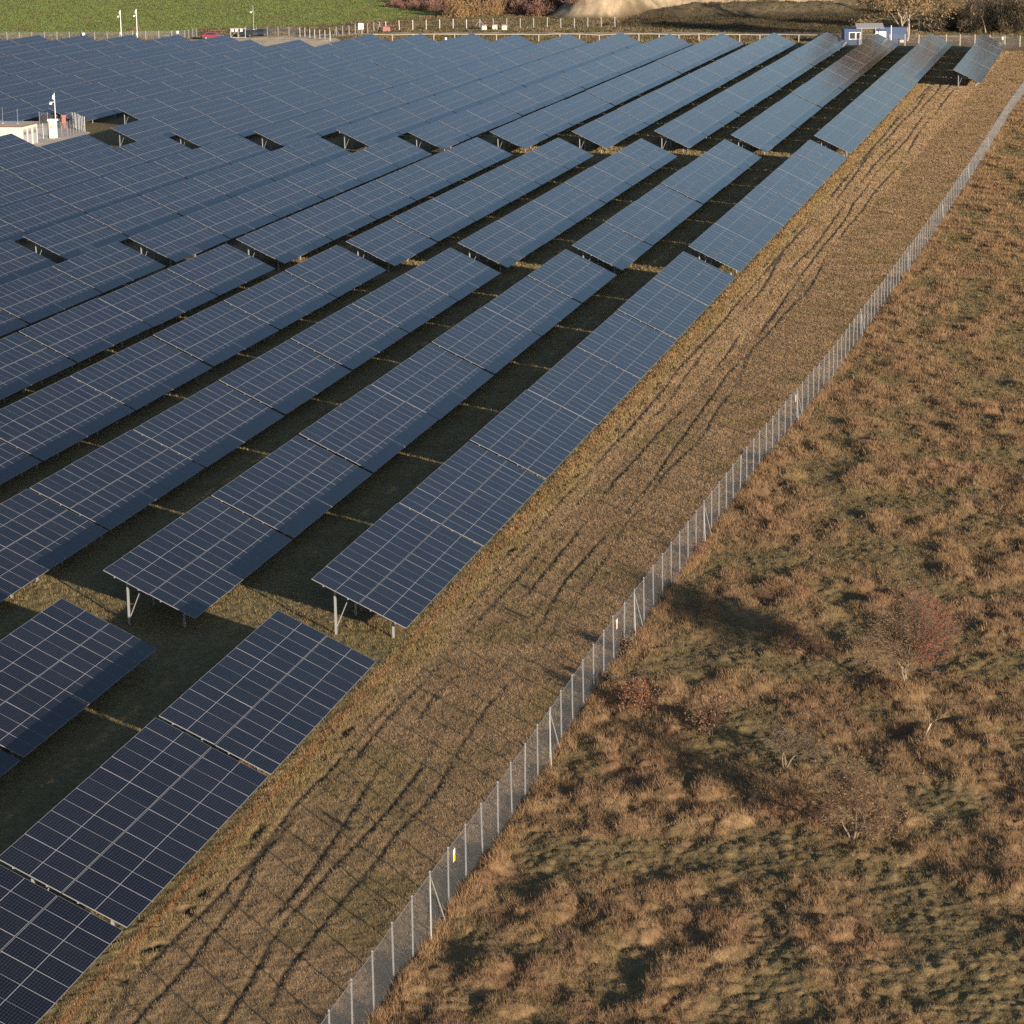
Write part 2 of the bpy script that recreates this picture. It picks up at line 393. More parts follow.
ME_GLASS = module_mb(frame=False).mesh('glass_laminate', MATS)
ME_FRAME = module_mb(glass=False).mesh('module_frame', MATS)
_b = MB()
MPOS = [(i * MPITCH + MPITCH / 2, j * (ML + .036) + ML / 2) for i in range(NMOD) for j in (0, 1)]
for cx, cy in MPOS: module_mb(cx=cx, cy=cy, mb=_b)
ME_ARRAY = _b.mesh('module_array', MATS)
ct, st_ = math.cos(TILT), math.sin(TILT)
def slope(x, t, dz=0): return Vector((x, t * SLOPE_W * ct, LOW_Z + t * SLOPE_W * st_ + dz))
POST_X = [.95, 4.25, 7.5, 10.75, 14.05]
def post_mb(x, t, b=None):
    b = b or MB(); p = slope(x, t, -.17); b.bar((p.x, p.y, -.35), p, .10, .07, up=(1, 0, 0)); return b
def brace_mb(x, b=None):
    b = b or MB(); p = slope(x, .82, -.17); q = slope(x, .66, -.20); b.bar((p.x + .06, p.y, p.z * .12), (q.x + .06, q.y, q.z), .036); return b
def rail_mb(b=None):
    b = b or MB()
    for x in POST_X: b.bar(slope(x, .06, -.15), slope(x, .94, -.15), .07, .10)
    for t in (.12, .38, .62, .88): b.bar(slope(.03, t, -.07), slope(TL - .03, t, -.07), .06, .055)
    return b
ME_POST_HI = post_mb(0, .82).mesh('post', M_STEEL); ME_POST_LO = post_mb(0, .20).mesh('post', M_STEEL)
ME_BRACE = brace_mb(0).mesh('brace', M_STEEL); ME_RAIL = rail_mb().mesh('support_rails', M_STEEL)
_b = rail_mb()
for x in POST_X: post_mb(x, .82, _b); post_mb(x, .20, _b); brace_mb(x, _b)
ME_SUPPORT = _b.mesh('support_frame', M_STEEL)
def child(name, me, parent, loc=(0, 0, 0), rx=0):
    o = bpy.data.objects.new(name, me); o.location = loc; o.rotation_euler = (rx, 0, 0); return link(o, parent)
GRP = 'solar tables standing in rows on the field'
def solar_table(s, q, label, detail):
    xy = sq2xy(s, q)
    t = tag(empty('solar_table', (xy[0], xy[1], 0), ROTZ + random.gauss(0, .0006)), label, 'solar table', GRP)
    dz = 0; t.location.z = random.gauss(0, .02); tl = TILT + random.gauss(0, .003)
    if detail >= 1:
        for cx, cy in MPOS:
            p = slope(cx, cy / SLOPE_W, dz + random.gauss(0, .003)); r = tl + random.gauss(0, .0032)
            if detail >= 3:
                g = child('module', ME_GLASS, t, p, r); child('module_frame', ME_FRAME, g)
            else: child('module', ME_MODULE, t, p, r)
    else:
        child('module_array', ME_ARRAY, t, (0, 0, LOW_Z + dz), tl)
    if detail >= 2:
        for x in POST_X:
            child('post', ME_POST_HI, t, (x, 0, 0)); child('post', ME_POST_LO, t, (x, 0, 0)); child('brace', ME_BRACE, t, (x, 0, 0))
        child('support_rails', ME_RAIL, t)
    else: child('support_frame', ME_SUPPORT, t)
    return t
def ordn(n):
    return f"{n}{'th' if 10 <= n % 100 <= 20 else {1: 'st', 2: 'nd', 3: 'rd'}.get(n % 10, 'th')}"
DOFF = {0: -1.5, 1: -.7, 2: 3.6, 3: 2.5, 4: 1.4, 5: .2, 6: 2.9, 7: .6, 8: -1.5, 9: 3.6, 10: 32, 11: 32}
BLOCK = dict(A='nearest', B='second', C='third', D='farthest')
def seen(s, q, pad=0):
    c = []
    for e in (0, TL):
        for t in (0, 1):
            p = sq2xy(s + e, q + t * SLOPE_W * ct); c.append(to_px(p[0], p[1], LOW_Z + t * SLOPE_W * st_))
    c = np.array(c)
    return c[:, 0].max() > -pad and c[:, 0].min() < 1024 + pad and c[:, 1].max() > 0 and c[:, 1].min() < 1024 + pad
for k in range(0, 21):
    q = X0 + k * PITCH_ROW
    starts = dict(A=[107.15 + .24 * k - TL - i * (TL + GAP) for i in (4, 3, 2, 1, 0)], B=[112.2 + .24 * k + i * (TL + GAP) for i in range(7)],
                  C=[222 + .24 * k + i * (TL + GAP) for i in range(6)],
                  D=[319.6 + .12 * k + DOFF.get(k, 0) + i * (TL + GAP) for i in range({10: 11, 11: 11, 12: 12, 13: 12}.get(k, 13))])
    for blk in 'ABCD':
        n = 0
        for s in starts[blk]:
            if seen(s, q):
                n += 1
                lab = f'solar table, {ordn(n)} visible along the {ordn(k + 1)} long row from the fence, {BLOCK[blk]} block'
            elif seen(s, q, 60) or (blk == 'A' and k == 0 and seen(s, q, 200)):
                lab = f'solar table continuing the {ordn(k + 1)} long row beyond the picture edge, {BLOCK[blk]} block'
            else: continue
            det = 3 if blk == 'A' else 2 if blk == 'B' else 1 if blk == 'C' else 0
            solar_table(s, q, lab, det)
for i in range(6):
    solar_table(424 + i * (TL + GAP), 19.75, f'solar table, {ordn(i + 1)} from the near end of the short row closest to the fence', 0)

# ------------------------------------------------------------------ long fence
def fence_pt(s): return sq2xy(s, fence_q(s))
def gh(x, y): return float(ground_h(np.array([x]), np.array([y]))[0])
def long_fence():
    p0 = fence_pt(62); root = tag(empty('wire_fence', (p0[0], p0[1], 0)), 'long chain link fence on thin steel posts between mown strip and rough meadow', 'fence')
    o = Vector((p0[0], p0[1], 0)); me = None; rest = MB(); S = [62 + 2.22 * i for i in range(220)]
    S = [s for s in S if s < 545]
    pb = MB(); pb.box((0, 0, .93), (.044, .044, 2.26)); me = pb.mesh('post', M_POST)
    wire = MB(); top = MB(); prev = None; dist = 0
    for i, s in enumerate(S):
        p = fence_pt(s); g = gh(*p) * .4; hgt = 2.05 + random.gauss(0, .02)
        if i < 100:
            c = child('post', me, root, (p[0] - o.x, p[1] - o.y, g)); c.rotation_euler = (random.gauss(0, .008), random.gauss(0, .008), ROTZ)
        else: rest.box((p[0] - o.x, p[1] - o.y, g + .93), (.055, .055, 2.26), ROTZ)
        t = Vector((p[0] - o.x, p[1] - o.y, g))
        off = Vector((-N[0] * .035, -N[1] * .035, 0))
        if prev is not None:
            a, b = prev + off, t + off; L = (b - a).length
            wire.face([a + Vector((0, 0, .02)), b + Vector((0, 0, .02)), b + Vector((0, 0, 2.0)), a + Vector((0, 0, 2.0))], 0,
                      [(dist, 0), (dist + L, 0), (dist + L, 2), (dist, 2)]); dist += L
            for z in (2.0,): top.bar(a + Vector((0, 0, z)), b + Vector((0, 0, z)), .012)
        prev = t
        if i in (8, 16, 24, 32, 46, 60, 75, 90, 105, 120):
            for sg in (-1, 1):
                e = fence_pt(s + sg * .95); st2 = MB(); gz = gh(*e) * .4
                st2.bar(t + Vector((0, 0, 1.9)), (e[0] - o.x - N[0] * .25, e[1] - o.y - N[1] * .25, gz - .1), .03); st2.build('strut', M_POST, root)
    r = rest.build('far_posts', M_POST, root); r['kind'] = 'stuff'
    wire.build('wire_netting', M_WIRE, root); top.build('tension_wire', M_POST, root)
long_fence()
def fence_sign(s, label, z=1.6):
    p = fence_pt(s); t = tag(empty('warning_sign', (p[0], p[1], gh(*p) * .4), ROTZ), label, 'sign')
    b = MB(); b.box((0, -.07, z), (.26, .008, .42)); b.build('plate', M_WHITE, t)
    b = MB(); b.box((0, -.0765, z - .08), (.22, .003, .22)); b.build('warning_field', M_YELLOW, t)
fence_sign(82.5, 'small yellow and white warning plate beside the braced post at bottom of fence')
fence_sign(111.2, 'small yellow and white warning plate on fence below the mid slope braced post')
fence_sign(163.2, 'tiny pale warning plate higher up the fence amid closely spaced posts')

# ------------------------------------------------------------------ grass (nobody could count it)
def scatter(n, y0, y1, half, power, accept):
    """n ground points, density falling with distance as Y**-power"""
    g = np.linspace(y0, y1, 2000); w = g * g ** -power; c = np.cumsum(w); c /= c[-1]
    y = np.interp(RNG.random(n), c, g); x = (RNG.random(n) * 2 - 1) * half * y
    k = accept(x, y); return x[k], y[k]
def blades(name, x, y, col, hgt, rad, nb, width, label_kind='stuff', lean=.5, zoff=-.02):
    n = len(x); z = ground_h(x, y) + zoff; N_ = n * nb
    X = np.repeat(x, nb); Y = np.repeat(y, nb); Z = np.repeat(z, nb); Hh = np.repeat(hgt, nb) * RNG.uniform(.5, 1.15, N_)
    Rr = np.repeat(rad, nb); a = RNG.uniform(0, 2 * np.pi, N_); r = np.sqrt(RNG.random(N_)) * Rr
    bx, by = X + np.cos(a) * r, Y + np.sin(a) * r
    d = a + RNG.normal(0, .7, N_); ln = RNG.uniform(.1, 1, N_) * lean * Hh + r * .3
    tx, ty = bx + np.cos(d) * ln, by + np.sin(d) * ln
    f = RNG.uniform(0, 2 * np.pi, N_); w = np.repeat(width, nb) * RNG.uniform(.6, 1.3, N_) / 2
    ox, oy = np.cos(f) * w, np.sin(f) * w
    V = np.stack([np.stack([bx - ox, by - oy, Z], -1), np.stack([bx + ox, by + oy, Z], -1), np.stack([tx, ty, Z + Hh], -1)], 1).reshape(-1, 3)
    C = np.repeat(col, nb, 0) * RNG.uniform(.80, 1.2, (N_, 1)); C = np.repeat(C, 3, 0)
    F = np.arange(N_ * 3).reshape(-1, 3)
    o = np_obj(name, V, F, M_GRASS, np.clip(C, 0, .9)); o['kind'] = label_kind; return o
def meadow_grass():
    def acc(x, y):
        s, q, fq, me, st, near = zones(x, y); return (me > .5) & (near > .5)
    x, y = scatter(760000, 66, 480, .235, 1.25, acc)
    tm = tussock_mask(x, y); n1 = fbm(x / 6, y / 6, 30, 3); n2 = fbm(x / 2.1, y / 2.1, 31, 3); sc = y / 95
    tan_ = lerp(np.tile([.285, .176, .096], (len(x), 1)), np.tile([.335, .218, .120], (len(x), 1)), RNG.random(len(x)))
    red = np.tile([.27, .145, .09], (len(x), 1)); olive = np.tile([.25, .215, .080], (len(x), 1))
    c = lerp(tan_, red, sst(-.05, .45, n1) * .6 * RNG.random(len(x))); c = lerp(c, olive, (1 - tm) * .95 * RNG.random(len(x)) ** .5)
    c = c * (1 + .30 * n2[:, None])
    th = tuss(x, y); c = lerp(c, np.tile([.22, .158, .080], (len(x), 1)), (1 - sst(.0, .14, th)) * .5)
    h = (.09 + .09 * tm + .08 * sst(.05, .3, th)) * RNG.uniform(.5, 1.3, len(x)) * sc ** .3
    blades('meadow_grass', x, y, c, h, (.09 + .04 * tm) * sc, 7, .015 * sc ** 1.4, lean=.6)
def mown_grass():
    def acc(x, y):
        s, q, fq, me, st, near = zones(x, y); return (me < .5) & (q < 75) & (near > .5) & ((q < 29.6) | (RNG.random(len(x)) < .30))
    x, y = scatter(1250000, 66, 500, .235, 1.25, acc)
    s, q, fq, me, st, near = zones(x, y); n1 = fbm(x / 6, y / 6, 30, 3); n2 = fbm(x / 2.1, y / 2.1, 31, 3); sc = y / 95
    c = lerp(np.tile([.385, .262, .150], (len(x), 1)), np.tile([.335, .240, .120], (len(x), 1)), sst(-.1, .4, n1))
    edge = np.exp(-((q - 28.75) / .5) ** 2); c = lerp(c, np.tile([.29, .215, .082], (len(x), 1)), edge * .6)
    c = lerp(c, np.tile([.46, .21, .08], (len(x), 1)), np.exp(-((q - 29.3) / .11) ** 2) * .6)
    c = lerp(c, np.tile([.24, .20, .085], (len(x), 1)), sst(29.5, 30, q) * .6) * (1 + .35 * n2[:, None])
    keep = np.ones(len(x), bool)
    for k, (qi, amp, dep) in enumerate(RUTS): keep &= (rut_d(s, q, qi, amp, k) > .12 + .05 * np.clip(sc - 1, 0, 3)) | (RNG.random(len(x)) > rut_keep(s, k))
    keep &= RNG.random(len(x)) > pits(s, q) * 1.6
    x, y, c, q, sc = x[keep], y[keep], c[keep], q[keep], sc[keep]
    h = RNG.uniform(.06, .13, len(x)) * (1 + .4 * np.exp(-((q - 28.75) / .5) ** 2)) * (1 + .3 * sst(29.5, 30, q)) * sc ** .3
    blades('mown_grass', x, y, c, h, .10 * sc ** .4, 7, .016 * sc ** 1.4, lean=.4)
def far_grass():
    """wheat leaves and rough grass standing on the land behind the site"""
    def acc(x, y): return in_poly(x, y, FIELD)
    x, y = scatter(260000, 540, 900, .22, 1.0, acc); a = R(-12.0); p = x * math.cos(a) - y * math.sin(a); n1 = fbm(x / 6, y / 6, 30, 3)
    k = RNG.random(len(x)) < .70 + .30 * np.sin(p * 2 * np.pi / 3.4 + 1.2 * n1); x, y, p = x[k], y[k], p[k]
    c = np.tile([.20, .245, .075], (len(x), 1)); c = lerp(c, np.tile([.20, .20, .07], (len(x), 1)), sst(.1, .6, fbm(p / 3, y / 60, 33, 3))); c = lerp(c, np.tile([.25, .19, .09], (len(x), 1)), sst(.32, .6, fbm(x / 9, y / 25, 34, 3)))
    blades('wheat_crop', x, y, c, RNG.uniform(.18, .3, len(x)), np.full(len(x), 1.1), 4, np.full(len(x), .15))
    def acc2(x, y): return ~in_poly(x, y, FIELD) & ~in_poly(x, y, YARD) & ~in_poly(x, y, TRACK) & (y > 528)
    x, y = scatter(70000, 520, 760, .22, 1.0, acc2); n3 = fbm(x / 12, y / 18, 35, 3); n1 = fbm(x / 5, y / 9, 36, 3)
    k = (RNG.random(len(x)) < .75 + n1) & ~((hill(x, y) > .5) & (512 + F_PX * x / y < 720) & ~in_poly(x, y, SHADED_MOUND)); x, y, n3 = x[k], y[k], n3[k]
    c = lerp(np.tile([.23, .165, .09], (len(x), 1)), np.tile([.15, .13, .06], (len(x), 1)), sst(-.25, .25, n3)); c = np.where(in_poly(x, y, SHADED_MOUND)[:, None], c * .55, c)  # blades on the mound darkened too, as painted tree shade
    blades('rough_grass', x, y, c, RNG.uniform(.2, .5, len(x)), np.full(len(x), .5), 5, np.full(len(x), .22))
def fence_fringe():
    s = 64 + RNG.random(12000) ** 1.3 * 400; q = fence_q(s) - .05 - np.abs(RNG.normal(0, .35, len(s))); p = np.outer(s, D) + np.outer(q, N)
    n = pnoise(s / 2.2, q * 0 + .3, 77); k = RNG.random(len(s)) < .55 + n; p, n = p[k], n[k]; sc = (p[:, 1] / 95) ** .5
    c = lerp(np.tile([.37, .235, .125], (len(p), 1)), np.tile([.29, .18, .10], (len(p), 1)), RNG.random(len(p)))
    blades('fence_line_grass', p[:, 0], p[:, 1], c, RNG.uniform(.12, .38, len(p)) * (.9 + n), .13 * sc, 9, .020 * sc)
meadow_grass(); mown_grass(); far_grass(); fence_fringe()

# ------------------------------------------------------------------ woody plants
class Wood:
    def __init__(self, seed): self.r = random.Random(seed); self.seg = []; self.tips = []
    def grow(self, p, d, L, rad, lev, maxlev, spread, up=.15, nseg=3, kids=(2, 4), k0=.66):
        r = self.r
        for i in range(nseg):
            d = (d + Vector((r.gauss(0, .16), r.gauss(0, .16), r.gauss(0, .10) + up * .25))).normalized()
            q = p + d * (L / nseg); r1 = rad * (1 - .28 / nseg * (1 + i * .3))
            self.seg.append((p, q, rad, r1, lev)); p, rad = q, r1
            if lev < maxlev and i >= (1 if lev == 0 else 0):
                for _ in range(r.randint(*kids) if i == nseg - 1 else r.randint(0, kids[1] - 1)):
                    ax = Vector((r.gauss(0, 1), r.gauss(0, 1), r.gauss(0, .6))); ax = (ax - d * ax.dot(d)).normalized()
                    nd = (d + ax * spread * r.uniform(.5, 1.3) + Vector((0, 0, up))).normalized()
                    self.grow(p, nd, L * r.uniform(.5, .78) * (1 / k0 if lev == 0 else 1), max(rad * r.uniform(.45, .68), .004), lev + 1, maxlev, spread, up, 3 if lev < 2 else 2, kids)
        if lev >= maxlev - 1: self.tips.append((p, d))
    def trunk(self, name, m, parent, upto=1):
        b = MB()
        for p, q, r0, r1, lv in self.seg:
            if lv <= upto: b.tube(p, q, r0, r1, 7 if lv == 0 else 5)
        return b.build(name, m, parent)
    def crown(self, name, parent, colf, frm=2, minr=.006, leaves=0, leaf=.05, lcol=None, spread=.2):
        V = []; F = []; C = []
        for p, q, r0, r1, lv in self.seg:
            if lv < frm: continue
            d = (q - p).normalized(); x = d.orthogonal().normalized(); y = d.cross(x); r0 = max(r0, minr); r1 = max(r1, minr * .7); b = len(V); c = colf(p)
            for P, rr in ((p, r0), (q, r1)):
                for t in (0, 2.094, 4.188): V.append(P + (x * math.cos(t) + y * math.sin(t)) * rr); C.append(c)
            for i in range(3): j = (i + 1) % 3; F.append((b + i, b + j, b + 3 + j, b + 3 + i))
        for _ in range(leaves if self.tips else 0):
            p, d = self.r.choice(self.tips); p = p + Vector([self.r.gauss(0, spread) for _ in range(3)])
            c = lcol(p)
            if c is None: continue
            u = Vector([self.r.gauss(0, 1) for _ in range(3)]).normalized(); w = u.orthogonal().normalized(); l = leaf * self.r.uniform(.6, 1.4); b = len(V)
            for a_, b_ in ((-1, -.5), (1, -.5), (1, .5), (-1, .5)): V.append(p + u * l * a_ + w * l * b_); C.append(c)
            F.append((b, b + 1, b + 2, b + 3))
        k = self.r.uniform(.95, 1.05)
        return np_obj(name, np.array([tuple(v) for v in V]), np.array(F), M_LEAF, np.array(C) * k, parent)
def jit(c, r, a=.25):
    k = r.uniform(1 - a, 1 + a); return (c[0] * k, c[1] * k, c[2] * k)
def plant(name, px, py, seed, label, cat, stems, height, rad, maxlev, spread, tcol, lcol=None, leaves=0, leaf=.05, up=.15, lean=(0, 0), bark=None, kids=(2, 4), minr=.007, frm=2, group=None, lspread=.2, loc=None, k0=.66, splay=.25):
    xy = gnd(px, py) if loc is None else loc; z = gh(*xy)
    t = tag(empty(name, (xy[0], xy[1], z - .05)), label, cat, group); w = Wood(seed); r = w.r
    for i in range(stems):
        a = r.uniform(0, 6.28); d = Vector((math.cos(a) * splay * (stems > 1) + lean[0], math.sin(a) * splay * (stems > 1) + lean[1], 1)).normalized()
        w.grow(Vector((math.cos(a) * rad * 1.5 * (stems > 1), math.sin(a) * rad * 1.5 * (stems > 1), -.05)), d, height * r.uniform(.38, .5), rad * r.uniform(.7, 1), 0, maxlev, spread, up, 3, kids, k0)
    w.trunk('trunk', bark or M_BARK, t, frm - 1)
    w.crown('crown', t, lambda p: jit(tcol, r), frm, minr, leaves, leaf, lcol if callable(lcol) else (lambda p: jit(lcol, r, .35)) if lcol else None, lspread)
    return t
_rr = random.Random(5)
plant('hawthorn_tree', 905, 692, 21, 'small twiggy tree with reddish leaves on its right side, several pale stems', 'tree', 4, 2.0, .055, 4, .88, (.23, .165, .115),
      lambda p: (jit((.31, .095, .07), _rr, .3) if p.x > .40 + _rr.gauss(0, .35) else jit((.26, .19, .10), _rr, .3) if _rr.random() < .30 else None), 9000, .021, .12, (.10, 0), M_BARKMID, k0=.46, lspread=.3, splay=.12, kids=(2, 5), minr=.005)
plant('thorn_bush', 853, 838, 22, 'broad brown twiggy bush with a short pale trunk on the lower right meadow', 'bush', 3, 2.3, .05, 4, .95, (.21, .145, .095), (.24, .155, .095), 700, .026, .05, (.05, 0), M_BARKMID, splay=.2)
plant('thorn_bush', 785, 772, 23, 'low tangle of bare greyish thorn twigs left of the broad brown bush', 'bush', 4, 1.3, .03, 3, 1.0, (.20, .155, .115), None, 0, up=.0, minr=.009, frm=1)
plant('thorn_bush', 712, 738, 24, 'rounded reddish brown leafless bush near the middle of the fence', 'bush', 4, 1.1, .025, 4, .9, (.22, .14, .095), (.25, .15, .095), 450, .03, .1)
plant('thorn_bush', 640, 716, 25, 'small bush with bright red leaves close to the fence', 'bush', 4, .8, .02, 3, .9, (.20, .12, .085), (.34, .14, .09), 420, .03, .1)
plant('thorn_bush', 612, 688, 26, 'grey brown bare bush growing against the fence beside the red leaved bush', 'bush', 4, .5, .02, 4, .8, (.20, .15, .11), None, 0, minr=.008, frm=1)
plant('thorn_bush', 630, 655, 27, 'dark tangled scrub at the fence foot, just above the grey bush', 'bush', 4, .4, .016, 3, 1.0, (.17, .11, .08), (.17, .12, .08), 500, .03, minr=.008, frm=1)
plant('thorn_bush', 697, 556, 28, 'dark purple brown bush hugging the fence at its upper middle', 'bush', 4, .45, .016, 3, .9, (.17, .11, .09), (.19, .10, .085), 500, .03, minr=.008, frm=1)
plant('dead_sapling', 925, 741, 29, 'leaning bare dead sapling below the red leaved tree', 'sapling', 1, 1.5, .04, 2, .5, (.40, .32, .22), None, 0, lean=(.35, 0), bark=M_BARKPALE, kids=(1, 2), minr=.012, frm=1)

# trees and scrub behind the site
def leaf_cloud(name, parent, seed, size, n, leaf, cols, clumps=14, trunk_to=None):
    """twigs and leaves in uneven clumps inside an ellipsoid of half-sizes size, standing on z = 0"""
    r = np.random.default_rng(seed); sx, sy, sz = size
    d = r.normal(0, 1, (clumps, 3)); d /= np.linalg.norm(d, axis=1)[:, None]; d *= r.uniform(.25, .85, (clumps, 1)); d[:, 2] = np.abs(d[:, 2]) * 1.1 - .15
    k = r.integers(0, clumps, n); sg = r.uniform(.14, .32, clumps)
    p = d[k] + r.normal(0, 1, (n, 3)) * sg[k][:, None]; p = p * np.array([sx, sy, sz]); p[:, 2] = np.abs(p[:, 2] + sz * .35)
    u = r.normal(0, 1, (n, 3)); u[:, 2] += 1.2; u /= np.linalg.norm(u, axis=1)[:, None]
    w = np.cross(u, r.normal(0, 1, (n, 3))); w /= np.linalg.norm(w, axis=1)[:, None]
    l = leaf * r.uniform(.5, 1.6, (n, 1))
    V = np.stack([p - u * l - w * l * .16, p - u * l + w * l * .16, p + u * l * 1.3], 1).reshape(-1, 3)
    cc = np.array(cols)[r.integers(0, len(cols), clumps)][k] * r.uniform(.7, 1.3, (n, 1))
    return np_obj(name, V, np.arange(3 * n).reshape(-1, 3), M_LEAF, np.repeat(cc, 3, 0), parent)
def shrub(name, x, y, seed, size, label, cols, group, n=1400, leaf=.28, cat='shrub', trunk=True, bark=None, lift=0):
    t = tag(empty(name, (x, y, gh(x, y) - .1)), label, cat, group); r = random.Random(seed)
    c = leaf_cloud('crown', t, seed, size, n, leaf, cols); c.location.z = lift
    b = MB()
    for i in range(4):
        a = r.uniform(0, 6.28); m = Vector((math.cos(a) * size[0] * .12, math.sin(a) * size[1] * .12, lift * .6 + size[2] * .3)); e = Vector((math.cos(a) * size[0] * .5, math.sin(a) * size[1] * .5, lift + size[2] * r.uniform(.8, 1.2)))
        k = .035 * size[2] if lift == 0 else .05 * size[2]
        b.tube((0, 0, -.2), m, k, k * .7, 5); b.tube(m, e, k * .7, k * .15, 5)
    b.build('trunk', bark or M_BARK, t); return t
RB = [(.24, .135, .105), (.20, .115, .095), (.27, .165, .12)]; OB = [(.33, .215, .11), (.28, .185, .10)]; BR = [(.20, .15, .09), (.16, .125, .075), (.24, .185, .11)]; DK = [(.075, .065, .045), (.055, .055, .04), (.10, .08, .055)]
G1 = 'leafless shrubs in the thicket beyond the wheat field'
for i, (px, py, w, h) in enumerate([(395, 7, 2.6, 1.4), (412, 8.5, 2.6, 1.6), (428, 10.5, 3, 2.2), (446, 13, 3.2, 3.4), (520, 15, 3.2, 3.2), (538, 16.5, 3, 3), (556, 16, 3.2, 3.2), (573, 17.5, 3, 3), (588, 17, 2.8, 2.6), (505, 11, 3.5, 4), (546, 9, 4, 4), (530, 6, 4, 4), (566, 8, 4, 4), (590, 8, 3, 3), (445, 5, 4, 3.4), (425, 4, 3.5, 3), (405, 3, 3, 2.5)]):
    p = gnd(px, py); shrub('shrub', p[0], p[1], 100 + i, (w, w, h), 'leafless reddish brown shrub in the thicket beyond the wheat field', RB, G1, 1500, .34)
for i, (px, py, w, h, lab) in enumerate([(458, 17, 2.6, 3.4, 'orange brown leafless willow at the left end of the thicket'), (474, 16.5, 2.8, 4.2, 'tallest orange brown willow in the thicket, above the pale blocks'), (492, 15, 2.6, 3.2, 'orange brown willow just right of the tallest one in the thicket')]):
    p = gnd(px, py); shrub('willow', p[0], p[1], 140 + i, (w, w, h), lab, OB, None, 2600, .34, 'willow', bark=M_BARKPALE)
G2 = 'scrub bushes on the quarry slope'
for i in range(70):
    px = _rr.uniform(715, 905); y = _rr.uniform(664, 745); x = (px - 512) / F_PX * y
    shrub('scrub_bush', x, y, 200 + i, (2.0, 2.0, _rr.uniform(.7, 1.5)), 'brown scrub bush on the slope behind the blue cabins', BR, G2, 380, .30)
G3 = 'low dark scrub in front of the sandy bank'
for i in range(16):
    px = _rr.uniform(600, 800); py = _rr.uniform(19, 27); p = gnd(px, py)
    shrub('scrub_bush', p[0], p[1], 260 + i, (1.6, 1.6, _rr.uniform(.4, .8)), 'low dark scrub bush at the foot of the sandy bank', DK, G3, 260, .25)
G4 = 'dark bushes behind the far right corner'
for i, (px, py, w, h) in enumerate([(938, 32, 2.5, 2.2), (955, 31, 2.8, 2.6), (972, 33, 2.6, 2.4), (992, 32, 3, 3), (1010, 33, 3, 4.2), (1030, 32, 3.5, 5), (1050, 30, 4, 6), (948, 24, 3, 4), (968, 24, 3, 5), (1000, 22, 3.6, 6), (1020, 22, 3.6, 6.5), (984, 27, 3.2, 5), (1040, 25, 4, 7)]):
    p = gnd(px, py); shrub('bush', p[0], p[1], 300 + i, (w, w, h), 'dark tangled bush behind the far right corner of the site', DK + BR[:1], G4, 1300, .32, 'bush')
plant('tree', 905, 41, 41, 'large bare tree with pale trunk and golden twigs beside the blue cabins', 'tree', 4, 8.0, .28, 5, .80, (.33, .235, .13), (.33, .235, .13), 9000, .14, .06, (0, 0), M_BARKPALE, minr=.03, lspread=.6, k0=.36)
plant('tree', 871, 26, 42, 'slender bare tree rising behind the grey roofed cabin', 'tree', 1, 11, .16, 4, .5, (.20, .15, .10), (.22, .165, .10), 1200, .13, .25, minr=.025, lspread=.4)
plant('tree', 986, 33, 43, 'thin pale bare tree standing among the dark bushes at far right', 'tree', 1, 10, .15, 4, .5, (.30, .24, .18), None, 0, up=.3, bark=M_BARKPALE, minr=.025)
for i, (px, py, hh) in enumerate([(1062, 36, 12), (1100, 40, 13), (1150, 38, 12), (1015, 20, 11)]):
    plant('tree', px, py, 50 + i, 'bare brown tree of the belt at the far right corner', 'tree', 2, hh, .22, 4, .6, (.20, .15, .10), (.20, .15, .095), 2600, .16, .2, minr=.03, group='trees of the belt at the far right', lspread=.5)

# ------------------------------------------------------------------ fences beyond the tables
def post_fence(name, pts, step, h, label, m=M_POST, rail=None, wire=True, wid=.07, cat='fence', braces=()):
    P = [np.array(p) for p in pts]; o = P[0]; root = tag(empty(name, (o[0], o[1], gh(*o))), label, cat); z0 = root.location.z
    pm = MB(); pm.box((0, 0, h / 2 - .15), (wid, wid, h + .3)); me = pm.mesh('post', m); wb = MB(); rb = MB(); n = 0; prev = None; dist = 0
    for a, b in zip(P[:-1], P[1:]):
        L = np.linalg.norm(b - a); k = max(1, round(L / step))
        for i in range(k + (1 if b is P[-1] else 0)):
            p = a + (b - a) * i / k; z = gh(*p) - z0; v = Vector((p[0] - o[0], p[1] - o[1], z)); c = child('post', me, root, v); c.rotation_euler = (random.gauss(0, .012), random.gauss(0, .012), math.atan2(*(b - a)[::-1]))
            if prev is not None:
                l = (v - prev).length
                if wire: wb.face([prev, v, v + Vector((0, 0, h - .05)), prev + Vector((0, 0, h - .05))], 0, [(dist, 0), (dist + l, 0), (dist + l, h), (dist, h)])
                dist += l
                if rail: rb.bar(prev + Vector((0, 0, h)), v + Vector((0, 0, h)), .07, .12)
            prev = v; n += 1
            if n in braces:
                t = Vector(((b - a)[0] / L, (b - a)[1] / L, 0))
                for sg in (-1, 1):
                    sb = MB(); sb.bar(v + Vector((0, 0, h * .9)), v + t * sg * 1.5, .07); sb.build('strut', m, root)
    if wire: wb.build('wire_netting', M_WIRE, root)
    if rail: rb.build('rail', m, root)
    return root
post_fence('rail_fence', [gnd(372, 42), gnd(560, 41.7), gnd(760, 42), gnd(838, 43)], 4.2, 1.45, 'pale timber rail fence along the far end of the table rows', M_WOOD, rail=True, wire=False, wid=.14)
post_fence('wire_fence', [gnd(330, 38), gnd(386, 30.5), gnd(480, 28.5), gnd(615, 27)], 3.0, 2.1, 'grey post and wire fence beneath the reddish thicket, with braced posts', M_POST, wid=.16, braces=(2, 9, 17), wire=False)
